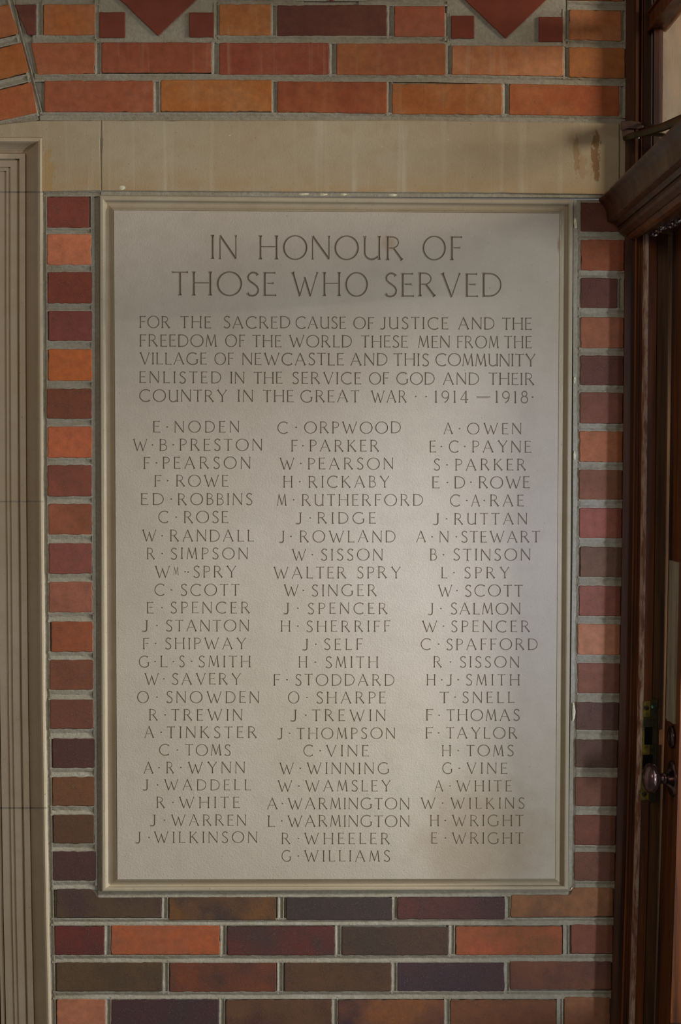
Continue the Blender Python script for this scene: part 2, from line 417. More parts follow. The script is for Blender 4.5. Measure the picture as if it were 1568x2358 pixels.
RIGHT = [((1337, 467, 1438, 534), (78, 36, 26)), ((1337, 551, 1437, 624), (110, 56, 30)), ((1337, 640, 1421, 710), (78, 40, 33)),
 ((1337, 730, 1435, 802), (122, 70, 45)), ((1336, 818, 1435, 888), (72, 38, 31)), ((1336, 903, 1433, 976), (98, 54, 42)),
 ((1334, 992, 1433, 1065), (124, 70, 40)), ((1333, 1081, 1432, 1151), (90, 52, 36)), ((1334, 1169, 1431, 1240), (118, 62, 46)),
 ((1336, 1259, 1431, 1329), (78, 52, 38)), ((1333, 1348, 1428, 1419), (102, 56, 42)), ((1330, 1436, 1427, 1508), (140, 88, 60)),
 ((1330, 1526, 1426, 1597), (98, 58, 46)), ((1326, 1616, 1424, 1682), (68, 44, 38)), ((1325, 1702, 1421, 1768), (66, 44, 38)),
 ((1324, 1789, 1420, 1857), (86, 52, 42)), ((1323, 1876, 1417, 1947), (82, 46, 38)), ((1322, 1961, 1415, 2029), (90, 54, 44))]
for (x0, y0, x1, y1), c_ in RIGHT:
    add_brick([(x0, y0), (x1+1, y0+1.5), (x1, y1), (x0, y1-1)], c_, None, 0, grit=.9)
BOT = [
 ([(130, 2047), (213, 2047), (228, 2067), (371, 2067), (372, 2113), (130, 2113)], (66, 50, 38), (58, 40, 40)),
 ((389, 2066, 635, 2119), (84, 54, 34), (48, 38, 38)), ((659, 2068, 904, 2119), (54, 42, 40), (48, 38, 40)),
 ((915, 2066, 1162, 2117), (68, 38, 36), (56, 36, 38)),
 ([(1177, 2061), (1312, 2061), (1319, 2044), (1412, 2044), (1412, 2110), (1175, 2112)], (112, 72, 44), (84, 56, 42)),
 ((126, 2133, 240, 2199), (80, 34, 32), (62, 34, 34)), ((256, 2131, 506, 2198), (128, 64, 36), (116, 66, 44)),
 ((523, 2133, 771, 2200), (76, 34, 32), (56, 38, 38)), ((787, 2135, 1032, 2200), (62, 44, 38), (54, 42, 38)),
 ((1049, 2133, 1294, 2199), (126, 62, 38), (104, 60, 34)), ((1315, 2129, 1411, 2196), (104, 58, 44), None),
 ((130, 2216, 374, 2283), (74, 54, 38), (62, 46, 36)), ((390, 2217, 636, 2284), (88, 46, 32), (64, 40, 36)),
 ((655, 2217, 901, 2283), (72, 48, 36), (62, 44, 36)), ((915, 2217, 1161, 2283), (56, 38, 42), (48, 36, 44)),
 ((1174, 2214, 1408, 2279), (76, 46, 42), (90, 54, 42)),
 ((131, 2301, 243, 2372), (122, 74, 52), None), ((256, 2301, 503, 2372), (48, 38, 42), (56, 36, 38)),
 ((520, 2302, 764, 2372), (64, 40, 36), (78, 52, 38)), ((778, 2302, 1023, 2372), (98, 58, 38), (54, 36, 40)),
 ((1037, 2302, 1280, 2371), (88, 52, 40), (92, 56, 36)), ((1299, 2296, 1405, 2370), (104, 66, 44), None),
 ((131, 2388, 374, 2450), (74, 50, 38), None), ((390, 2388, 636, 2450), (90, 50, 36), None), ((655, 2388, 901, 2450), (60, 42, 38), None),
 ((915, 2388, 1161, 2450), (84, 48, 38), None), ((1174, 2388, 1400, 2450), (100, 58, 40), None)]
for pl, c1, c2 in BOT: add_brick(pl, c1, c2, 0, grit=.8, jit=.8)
# quarry tiles
for r_ in ((229, 28, 288, 87), (436, 29, 492, 86), (1039, 36, 1092, 89), (1240, 39, 1296, 96)):
    add_brick(r_, (88, 34, 22), None, 0, 0, jit=.25, mat=M_TILE, name='square_tile', proud=.0022, rad=1.5)
for ax_, ay_ in ((364, 83), (1164, 89), (763, 5)):
    hd = 128 if ax_ != 763 else 78
    add_brick([(ax_, ay_-2*hd*.93), (ax_+hd, ay_-hd*.95), (ax_, ay_), (ax_-hd, ay_-hd*.95)], (88, 34, 22), None, 0, 0, jit=.2, mat=M_TILE,
              name='diamond_tile', proud=.003 if ax_ != 763 else .001, rad=1.5)

# ---- tooled mortar joints: V struck strips with a rough surface (one continuous mesh, belongs to the wall)
JV = []; JF = []
def joint(x0, y0, x1, y1, hw, depth=.0042, edge=.0006, seg=11):
    L = math.hypot(x1-x0, y1-y0); k = max(1, int(L/seg)); ux, uy = (x1-x0)/L, (y1-y0)/L; nx, ny = -uy, ux
    rows = []; ph = random.random()*9
    for i in range(k+1):
        s = L*i/k; q = .9*math.sin(s/37+ph)+random.gauss(0, .35)
        row = []
        for off, d in ((-hw-1.5, -.0005), (-hw*.82, -edge), (q-.6, -depth), (q+.9, -depth*.92), (hw*.82, -edge), (hw+1.5, -.0005)):
            x = x0+ux*s+nx*off; y = y0+uy*s+ny*off
            row.append(len(JV)); JV.append(P(x, y, d-.0002+random.gauss(0, .00018)))
        rows.append(row)
    for a, b in zip(rows, rows[1:]):
        for j in range(5): JF.append((a[j], a[j+1], b[j+1], b[j]))
H = [  # top beds
 (97, 4, 230, 4, 7), (500, 4, 700, 5, 7), (826, 5, 1034, 6, 7), (1306, 12, 1445, 14, 9),
 (75, 90, 226, 90, 8.5), (498, 90, 1034, 93, 8), (1302, 100, 1442, 103, 8),
 (80, 179, 1170, 180, 7.5), (1000, 180, 1442, 189, 8), (92, 268, 900, 269, 8), (880, 269, 1432, 275, 8.5),
 (-60, 113, 47, 89, 8), (-60, 210, 70, 178, 8), (-60, 300, 88, 268, 7),
 (100, 446, 232, 446, 5), (232.6, 444.5, 1400, 449, 5, .0012, .0010)]
joint(232.6, 278, 232.6, 440, 1.6, -.0022, -.0020); joint(1426.4, 284, 1426.4, 448, 1.5, .0012, .0006)
VJ = [(24, -5, 46, 88, 6), (46, 88, 70, 178, 6), (70, 178, 92, 266, 6), (91, 8, 91, 86, 6.5), (226, 96, 226, 172, 6.5), (224, 0, 224, 90, 4.5),
 (361, 184, 361, 262, 7), (496, 96, 496, 172, 8), (499, 5, 499, 90, 5), (631, 8, 631, 86, 6), (899, 10, 899, 88, 7),
 (766, 98, 766, 176, 7), (1031, 30, 1031, 94, 6), (1034, 100, 1034, 176, 6.5), (1303, 20, 1303, 100, 6), (1304, 104, 1304, 182, 6),
 (632, 184, 632, 262, 5.5), (897, 186, 897, 266, 5.5), (1164, 188, 1164, 268, 7), (1437, 20, 1437, 98, 5), (1433, 190, 1433, 272, 6)]
for j in H: joint(*j)
for j in VJ: joint(*j)
# left column beds, and its side joints
ly = [r[0] for r in LEFT]
for a, b in zip(ly, ly[1:]+[(130, 2047, 213, 2113)]):
    y = (a[3]+b[1])/2; joint(106+sleft(y), y, 214+sleft(y)*.4, y, (b[1]-a[3])/2)
joint(101, 440, 104, 1150, 6); joint(104, 1150, 113, 1860, 6); joint(113, 1860, 124, 2450, 5.5)
joint(219, 452, 221, 1150, 8, .0075, .0035); joint(221, 1150, 228, 2040, 8, .0065, .0035)
ry = [r[0] for r in RIGHT]
for a, b in zip(ry, ry[1:]+[(1321, 2044, 1412, 2110)]):
    y = (a[3]+b[1])/2; joint(1333+min(0, (1200-y)*.012), y, 1442+sright(y)-4, y+1, (b[1]-a[3])/2)
joint(1329, 460, 1328, 1150, 7, .004, .002); joint(1328, 1150, 1316, 2050, 6.5, .004, .002)
joint(1429, 634, 1429, 716, 6)
joint(226, 2059, 1316, 2056, 6.5)
for y, xa, xb, h_ in ((2123, 118, 1414, 7), (2208, 120, 1412, 8), (2292, 122, 1410, 8), (2380, 122, 1406, 8)):
    joint(xa, y, xb, y-1.5, h_)
for y0, y1, xs in ((2063, 2118, (380, 647, 909.5, 1169)), (2128, 2203, (248, 514.5, 779, 1040.5, 1304)),
                   (2212, 2288, (382, 645.5, 908, 1167.5)), (2296, 2376, (249.5, 511.5, 771, 1030, 1289.5)), (2384, 2450, (382, 645, 908, 1167))):
    for x in xs: joint(x, y0, x-.5, y1, 6)
# flat mortar fields round the tiles
def field(poly, d):
    b = len(JV)
    for p in poly: JV.append(P(p[0], p[1], d))
    JF.append(tuple(range(b, b+len(poly))))
for (x0, x1, yb) in ((221, 500, 99), (1030, 1303, 106)): field([(x0, -168), (x1, -168), (x1, yb), (x0, yb)], -.0018)
field([(682, -168), (844, -168), (844, 3), (682, 3)], -.0018)
jm = obj('mortar_joint', fixn(mesh('mortar_joint', JV, JF)), M_MORTAR, wall)

# ---- stone lintel blocks
def stone(poly, name='stone_block', mat=None, face=.0035, parent=None, bev=1.2, back=-.1, jit=.25, rad=1.2, step=26):
    o_ = outline([Vector(p) for p in poly], step=step, jit=jit, rad=rad)
    V, Fc = slab(o_, face, back, bev=bev)
    return obj(name, fixn(mesh(name, V, Fc)), mat or M_LINTEL, parent or wall)
stone([(-60, 295), (0, 287), (85, 278), (231.2, 277.5), (231.2, 439), (97.5, 441), (97.5, 317), (-60, 317)])
stone([(234, 277.5), (960, 277.5), (1425.5, 284), (1425.5, 448), (1100, 444), (234, 439)])
stone([(1427, 285), (1470, 286), (1470, 449), (1427, 448)], face=.002)
# pale lime scabs that cling to the joint beside the tablet
def scab(px, py, sx, sy_, d=.001, name='lime_scab', mat=None, parent=None, th=.0015):
    n = 9; V = [P(px, py, d+th)]; Fc = []
    for i in range(n):
        a = 2*math.pi*i/n; q = random.uniform(.7, 1.15); V.append(P(px+sx*q*math.cos(a), py+sy_*q*math.sin(a), d))
    for i in range(n): Fc.append((0, 1+i, 1+(i+1) % n))
    return obj(name, fixn(mesh(name, V, Fc)), mat or M_LIME, parent or wall)
scab(1325, 515, 4, 14); scab(1323, 875, 3, 8); scab(1323, 1050, 3, 12); scab(1321, 1640, 4, 22); scab(282, 433, 7, 5, .0035)
for x, y, a, b_ in ((700, 447, 12, 3), (745, 448, 10, 3), (790, 448, 9, 3), (905, 449, 12, 3), (1318, 2048, 5, 5)): scab(x, y, a, b_, -.001)

# ------------------------------------------------------------------ stone door surround on the left
JP = [(98.5, -.030), (98.2, .002), (96, .0052), (92, .0060), (88, .0045), (84, -.0015), (80, -.010), (75, -.017), (69, -.023), (63, -.027), (59, -.028),
      (58, -.0200), (56.5, -.0185), (45, -.0200), (44.6, -.0290), (41.4, -.0292), (41.0, -.0255), (24.2, -.0255), (24.0, -.0300), (22.6, -.0300),
      (22.3, -.0295), (14.6, -.0295), (14.4, -.0340), (13.0, -.0342), (12.7, -.0335), (-5.6, -.0335), (-6, -.044), (-7.4, -.044), (-7.8, -.0385), (-17, -.0385), (-17.4, -.21)]
def jy(px, d): return 316 + (98-px)*.93
def surround_piece(y0, y1, off=0.0):
    ys = [y0]; 
    while ys[-1] < y1: ys.append(min(y1, ys[-1]+120))
    V = []; Fc = []
    for y in ys:
        for px, d in JP: V.append(P(px+sleft(y), y, d+off))
    n = len(JP)
    for i in range(len(ys)-1):
        for j in range(n-1): Fc.append((i*n+j, i*n+j+1, (i+1)*n+j+1, (i+1)*n+j))
    Fc.append(tuple(range(n))); Fc.append(tuple((len(ys)-1)*n+j for j in range(n)))
    return V, Fc
sur = empty('trim_1', P(40, 2450, 0)); tag(sur, kind='structure')
n = len(JP); V = []
for px, d in JP: V.append(P(px, 440.5, d))
for px, d in JP: V.append(P(px, jy(px, d), d))
for px, d in JP: V.append(P(-60, jy(px, d), d))
Fc = []
for i in range(2):
    for j in range(n-1):
        if i == 1 or True: Fc.append((i*n+j, i*n+j+1, (i+1)*n+j+1, (i+1)*n+j))
Fc.append(tuple(range(n)))
obj('stone_block', fixn(mesh('stone_block', V, Fc)), M_JAMB, sur)
for y0, y1 in ((444.5, 1153.5), (1156.5, 1859), (1862.5, 2460)):
    V, Fc = surround_piece(y0, y1); obj('stone_block', fixn(mesh('stone_block', V, Fc)), M_JAMB, sur)
V, Fc = surround_piece(438, 2462, -.0012); obj('bed_mortar', fixn(mesh('bed_mortar', V, Fc)), M_MORTAR, sur)

V, Fc = slab([Vector(p) for p in [(-80, 300), (70, 300), (70, 2520), (-80, 2520)]], -.17, -.21, bev=1)
ld = obj('door_2', fixn(mesh('door_2', V, Fc)), M_WOOD); tag(ld, kind='structure')

# ------------------------------------------------------------------ memorial tablet
PAN = [(262.5, 484.5), (1288, 491.5), (1278, 2023.5), (270.5, 2025)]
tab = empty('memorial_tablet', P(770, 2051, 0))
tag(tab, 'carved cream limestone memorial tablet with rows of engraved names set in the brick wall', 'plaque')
FD = .0040                                    # face of the inscribed panel
prof = [(0, -.0060), (0, .0030), (.03, .0052), (.10, .0060), (.24, .0060), (.32, .0046), (.38, .0000), (.45, -.0042), (.54, -.0056), (.66, -.0048), (.80, -.0020),
        (.90, .0022), (.955, .0032), (.96, .0020), (.985, .0020), (1.0, FD)]
V = []; Fc = []
for s, d in prof:
    for k in range(4):
        a = Vector(TAB[k]); b = Vector(PAN[k]); q = a.lerp(b, s); V.append(P(q.x, q.y, d))
for i in range(len(prof)-1):
    for k in range(4):
        l = (k+1) % 4; Fc.append((4*i+k, 4*i+l, 4*i+4+l, 4*i+4+k))
me = fixn(mesh('moulded_border', V, Fc)); obj('moulded_border', me, M_FRAME, tab)

# ---- stroke glyphs, cap height 1: (points, half width, flare at start, flare at end)
TK, TN = .058, .033
def arc(cx, cyy, rx, ry, a0, a1, n=14):
    return [(cx+rx*math.cos(math.radians(a0+(a1-a0)*i/n)), cyy+ry*math.sin(math.radians(a0+(a1-a0)*i/n))) for i in range(n+1)]
def ln(*p): return list(p)
G = {
 'I': [(ln((0, 0), (0, 1)), TK, 1, 1)],
 'A': [(ln((0, 0), (.39, 1)), TN, 1, 0), (ln((.80, 0), (.38, 1.02)), TK, 1, 0), (ln((.16, .36), (.64, .36)), TN*.8, 0, 0)],
 'B': [(ln((0, 0), (0, 1)), TK, .6, .6), (ln((0, .97), (.18, .97))+arc(.18, .755, .24, .215, 90, -90, 10)+[(0, .54)], TN, 0, 0),
       (ln((0, .54), (.2, .54))+arc(.2, .285, .29, .255, 90, -90, 10)+[(0, .03)], TN*1.15, 0, 0)],
 'C': [(arc(.5, .5, .5, .49, 48, 312, 24), TK*.85, .7, .5)],
 'D': [(ln((0, 0), (0, 1)), TK, .6, .6), ([(0, .97), (.25, .97)]+arc(.25, .5, .5, .47, 88, -88, 18)+[(.25, .03), (0, .03)], TN*1.25, 0, 0)],
 'E': [(ln((0, 0), (0, 1)), TK, .6, .6), (ln((0, .965), (.46, .965)), TN, 0, .7), (ln((0, .53), (.40, .53)), TN, 0, .7), (ln((0, .035), (.50, .035)), TN, 0, .7)],
 'F': [(ln((0, 0), (0, 1)), TK, 1, .6), (ln((0, .965), (.48, .965)), TN, 0, .7), (ln((0, .52), (.40, .52)), TN, 0, .7)],
 'G': [(arc(.5, .5, .5, .49, 50, 318, 24), TK*.85, .7, 0), (ln((.87, .12), (.87, .46)), TK, 0, 1)],
 'H': [(ln((0, 0), (0, 1)), TK, 1, 1), (ln((.70, 0), (.70, 1)), TK, 1, 1), (ln((0, .53), (.70, .53)), TN*.85, 0, 0)],
 'J': [([(.36, 1), (.36, .16), (.31, .05), (.2, .0), (.0, .02)], TK, 1, .4)],
 'K': [(ln((0, 0), (0, 1)), TK, 1, 1), (ln((.03, .47), (.55, .99)), TN, 0, 1), (ln((.16, .58), (.64, 0)), TK, 0, .8)],
 'L': [(ln((0, 0), (0, 1)), TK, .6, 1), (ln((0, .035), (.50, .035)), TN, 0, .7)],
 'M': [(ln((0, 0), (.11, 1)), TN, 1, .2), (ln((.11, 1), (.42, .08)), TK, 0, 0), (ln((.42, .08), (.70, 1)), TN, 0, 0), (ln((.70, 1), (.80, 0)), TK, .2, 1)],
 'N': [(ln((0, 0), (0, 1)), TN*1.1, 1, .4), (ln((0, .98), (.72, .02)), TK*1.05, .3, 0), (ln((.72, 0), (.72, 1)), TN*1.1, 0, 1)],
 'O': [(arc(.5, .5, .5, .49, 0, 360, 32), TK*.85, 0, 0)],
 'P': [(ln((0, 0), (0, 1)), TK, 1, .6), ([(0, .97), (.2, .97)]+arc(.2, .73, .29, .24, 90, -95, 12)+[(.02, .47)], TN*1.1, 0, 0)],
 'R': [(ln((0, 0), (0, 1)), TK, 1, .6), ([(0, .97), (.2, .97)]+arc(.2, .74, .28, .23, 90, -90, 12)+[(.02, .51)], TN*1.1, 0, 0), (ln((.24, .52), (.64, 0)), TK, 0, .8)],
 'S': [([(.46, .86), (.40, .94), (.30, .98), (.2, .975), (.09, .91), (.04, .80), (.06, .69), (.15, .60), (.30, .50), (.42, .40), (.48, .28), (.46, .15), (.37, .05), (.24, .01), (.10, .03), (.01, .13)], TK*.85, .8, .8)],
 'T': [(ln((.35, 0), (.35, .98)), TK, 1, 0), (ln((0, .965), (.70, .965)), TN, .8, .8)],
 'U': [([(0, 1), (0, .30)]+arc(.30, .30, .30, .28, 180, 300, 10)+[(.60, .14)], TK*.9, 1, 0), (ln((.64, 0), (.64, 1)), TK*.95, .8, 1)],
 'V': [(ln((0, 1), (.40, -.02)), TK, 1, 0), (ln((.40, 0), (.76, 1)), TN, 0, 1)],
 'W': [(ln((0, 1), (.34, -.01)), TK, 1, 0), (ln((.34, 0), (.60, .80)), TN, 0, 0), (ln((.56, .80), (.84, -.01)), TK, 0, 0), (ln((.84, 0), (1.18, 1)), TN, 0, 1)],
 'Y': [(ln((0, 1), (.38, .46)), TK, 1, 0), (ln((.74, 1), (.38, .46)), TN, 1, 0), (ln((.38, 0), (.38, .48)), TK, 1, 0)],
 '1': [(ln((.1, 0), (.1, 1)), TK, 1, 0), (ln((.1, .98), (0, .9)), TN, 0, 0)],
 '9': [(arc(.28, .68, .27, .29, 0, 360, 20), TN*1.3, 0, 0), ([(.55, .68), (.53, .4), (.42, .18), (.22, .02)], TK*.8, 0, .3)],
 '4': [(ln((.44, 0), (.44, 1)), TK, .6, 0), (ln((.44, .98), (0, .28)), TN, 0, 0), (ln((0, .28), (.64, .28)), TN, 0, .8)],
 '8': [(arc(.27, .76, .20, .21, 0, 360, 18), TN*1.3, 0, 0), (arc(.27, .28, .27, .27, 0, 360, 20), TN*1.3, 0, 0)],
 '-': [(ln((0, .50), (1.15, .50)), TN, .3, .3), (ln((.03, .42), (1.0, .42)), TN*.6, 0, 0)],
 '.': [(ln((0, .50), (.17, .50)), .092, -.8, -.8)],
}
def resample(pts, step):
    out = [pts[0]]
    for a, b in zip(pts, pts[1:]):
        L = math.hypot(b[0]-a[0], b[1]-a[1]); k = max(1, int(math.ceil(L/step)))
        for i in range(1, k+1): out.append((a[0]+(b[0]-a[0])*i/k, a[1]+(b[1]-a[1])*i/k))
    return out
SLOPE = 1.05
def glyph(ch, kf=1.0):
    strokes = []
    for pts, hw, f0, f1 in G[ch]:
        hw = hw*kf
        closed = math.hypot(pts[0][0]-pts[-1][0], pts[0][1]-pts[-1][1]) < 1e-6
        L = sum(math.hypot(b[0]-a[0], b[1]-a[1]) for a, b in zip(pts, pts[1:]))
        if len(pts) == 2:       # extra stations near flared ends
            ts = [0, .045/L, .10/L, .18/L, 1-.18/L, 1-.10/L, 1-.045/L, 1] if L > .4 else [0, .33, .66, 1]
            a, b = pts; pp = [(a[0]+(b[0]-a[0])*t_, a[1]+(b[1]-a[1])*t_) for t_ in ts]
        else: pp = resample(pts, .12)
        s = 0; W_ = []
        for i, p in enumerate(pp):
            if i: s += math.hypot(p[0]-pp[i-1][0], p[1]-pp[i-1][1])
            q = hw*(1+f0*max(0, 1-s/.13)**1.6+f1*max(0, 1-(L-s)/.13)**1.6)
            if closed: # stressed bowl: thin at top and foot
                q = hw*(.66+.46*abs(p[0]-.5)/.5) if ch == 'O' else hw
            W_.append(max(.012, q))
        strokes.append((pp, W_, closed, L))
    cv = []; ce = []; cvs = {}
    def add(p):
        k = (round(p[0], 5), round(p[1], 5))
        if k not in cvs: cvs[k] = len(cv); cv.append(Vector(k))
        return cvs[k]
    for pp, W_, closed, L in strokes:
        n_ = len(pp); Ls = []; Rs = []; Cs = []
        for i, p in enumerate(pp):
            if closed: a = pp[i-1] if i else pp[-2]; b = pp[i+1] if i < n_-1 else pp[1]
            else: a = pp[max(0, i-1)]; b = pp[min(n_-1, i+1)]
            tx, ty = b[0]-a[0], b[1]-a[1]; l = math.hypot(tx, ty) or 1; nx, ny = -ty/l, tx/l
            Ls.append(add((p[0]+nx*W_[i], p[1]+ny*W_[i]))); Rs.append(add((p[0]-nx*W_[i], p[1]-ny*W_[i])))
            if closed or (0 < i < n_-1): Cs.append(add(p))
        for q in (Ls, Rs, Cs):
            for a, b in zip(q, q[1:]):
                if a != b: ce.append((a, b))
        if not closed:
            ce.append((Ls[0], Rs[0])); ce.append((Ls[-1], Rs[-1]))
    xs = [v_.x for v_ in cv]; ys = [v_.y for v_ in cv]
    x0, x1, y0, y1 = min(xs)-.02, max(xs)+.02, min(ys)-.03, max(ys)+.03
    b0 = len(cv); cv += [Vector((x0, y0)), Vector((x1, y0)), Vector((x1, y1)), Vector((x0, y1))]
    ce += [(b0, b0+1), (b0+1, b0+2), (b0+2, b0+3), (b0+3, b0)]
    r = delaunay_2d_cdt(cv, ce, [], 1, 1e-5)
    ov = np.array([(v_.x, v_.y) for v_ in r[0]]); tris = [tuple(f_) for f_ in r[2]]
    def H_(pts):
        best = np.zeros(len(pts))
        for pp, W_, closed, L in strokes:
            A = np.array(pp[:-1]); B = np.array(pp[1:]); wa = np.array(W_[:-1]); wb = np.array(W_[1:])
            D = B-A; ll = (D**2).sum(1)+1e-12
            t_ = ((pts[:, None, :]-A[None])*D[None]).sum(2)/ll; tc = np.clip(t_, 0, 1)
            ds = np.linalg.norm(pts[:, None, :]-(A[None]+D[None]*tc[..., None]), axis=2)
            ww = wa+(wb-wa)*tc; h_ = ww-ds
            if not closed:
                e0 = t_[:, 0]*math.sqrt(ll[0]); e1 = (1-t_[:, -1])*math.sqrt(ll[-1])
                h_[:, 0] = np.minimum(h_[:, 0], e0*1.2); h_[:, -1] = np.minimum(h_[:, -1], e1*1.2)
            best = np.maximum(best, h_.max(1))
        return best
    h_ = H_(ov); h_[h_ < 2e-3] = 0
    tri = np.array(tris); cen = ov[tri].mean(1); inside = (H_(cen) > 1.5e-3) & (h_[tri].max(1) > 0)
    return dict(v=ov, h=h_, tri=tri, ins=inside, box=(x0, x1, y0, y1), ink=(x0+.02, x1-.02))
GL = {}
def gl(ch, kf=1.0):
    if (ch, kf) not in GL: GL[ch, kf] = glyph(ch, kf)
    return GL[ch, kf]
panelV = []; panelF = []; boxes = []
def carve_line(items, yl, yr, xl, xr, name='carved_line'):
    """items: (text, x0, x1) words or ('.', x); yl, yr: (cap top, baseline) px at x = xl, xr"""
    V_, F_ = [], []
    def put(ch, x, wpx, hs=1.0, drop=0.0, vs=1.0):
        g = gl(ch, .84 if yl[1]-yl[0] > 40 else 1.0); s = (x-xl)/(xr-xl); top = yl[0]+(yr[0]-yl[0])*s; bot = yl[1]+(yr[1]-yl[1])*s
        h = (bot-top)*vs; top = bot-h-drop*(bot-top); bot2 = bot-drop*(bot-top); jt = random.gauss(0, .25) if h < 40 else random.gauss(0, .4)
        sx = h*hs
        px = x + (g['v'][:, 0]-g['ink'][0])*sx; py = bot2+jt - g['v'][:, 1]*h
        dep = FD - g['h']*SLOPE*h*MM*(1.25 if h < 40 else 1.05)
        W3 = Pn(px, py, dep)
        for flag, VV, FF in ((True, V_, F_), (False, panelV, panelF)):
            tr = g['tri'][g['ins'] == flag]
            if not len(tr): continue
            used, inv = np.unique(tr, return_inverse=True); b = len(VV)
            VV.extend(map(tuple, W3[used])); FF.extend(map(tuple, inv.reshape(-1, 3)+b))
        x0, x1, y0, y1 = g['box']
        boxes.append((x+(x0-g['ink'][0])*sx, x+(x1-g['ink'][0])*sx, bot2+jt-y1*h, bot2+jt-y0*h))
    h = yl[1]-yl[0]
    for it in items:
        if it[0] == '.': put('.', it[1]-.09*h, 0); continue
        if it[0] == 'm': put('M', it[1], 0, .68*1.0, .22, .70); continue
        txt, x0, x1 = it; ws = [gl(c)['ink'][1]-gl(c)['ink'][0] for c in txt]
        hs = 1.0; n_ = len(txt)
        if n_ > 1:
            gap = ((x1-x0)/h - sum(ws))/(n_-1)
            if gap < .13: hs = ((x1-x0)/h-.13*(n_-1))/sum(ws); gap = .13
            elif gap > .34: hs = min(1.12, ((x1-x0)/h-.34*(n_-1))/sum(ws)); gap = ((x1-x0)/h-hs*sum(ws))/(n_-1)
        else: hs = min(1.2, max(.7, (x1-x0)/h/ws[0])) if ws[0] > .2 else 1.0; gap = 0; 
        x = x0 if n_ > 1 else (x0+x1)/2-ws[0]*hs*h/2
        for c, w_ in zip(txt, ws):
            put(c, x, 0, hs); x += (w_*hs+gap)*h
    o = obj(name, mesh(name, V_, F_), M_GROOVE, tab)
    return o
LN = [
 ([('IN', 484, 547), ('HONOUR', 594, 931), ('OF', 972, 1065)], (541.5, 597), (544.5, 599.5), 484, 1065),
 ([('THOSE', 395, 637), ('WHO', 669, 848), ('SERVED', 884, 1156)], (625.5, 681), (629, 684), 395, 1156),
 ([('FOR', 320, 392), ('THE', 415, 486), ('SACRED', 514, 668), ('CAUSE', 680, 796), ('OF', 813, 861), ('JUSTICE', 875, 1032), ('AND', 1054, 1138), ('THE', 1156, 1224)], (727.5, 755), (731.5, 759.5), 320, 1224),
 ([('FREEDOM', 320, 500), ('OF', 518, 564), ('THE', 581, 648), ('WORLD', 664, 810), ('THESE', 831, 939), ('MEN', 962, 1036), ('FROM', 1051, 1149), ('THE', 1161, 1224)], (770, 798), (774, 802), 320, 1224),
 ([('VILLAGE', 320, 476), ('OF', 493, 538), ('NEWCASTLE', 557, 791), ('AND', 806, 891), ('THIS', 906, 987), ('COMMUNITY', 1002, 1232)], (811.5, 839), (815, 844), 320, 1232),
 ([('ENLISTED', 320, 509), ('IN', 529, 563), ('THE', 584, 650), ('SERVICE', 672, 831), ('OF', 849, 895), ('GOD', 912, 1000), ('AND', 1019, 1102), ('THEIR', 1125, 1230)], (855, 882), (859, 887), 320, 1230),
 ([('COUNTRY', 320, 523), ('IN', 546, 583), ('THE', 605, 676), ('GREAT', 691, 827), ('WAR', 853, 937), ('.', 957), ('.', 981), ('1914', 1000, 1078), ('-', 1097, 1129), ('1918', 1140, 1216), ('.', 1226)], (897, 925), (900.5, 928.5), 320, 1226)]
for it, a_, b_, c_, d_ in LN:
    ink = None
    for w_ in it: carve_line([w_], a_, b_, c_, d_, 'carved_dot' if w_[0] == '.' else 'carved_dash' if w_[0] == '-' else 'carved_word')
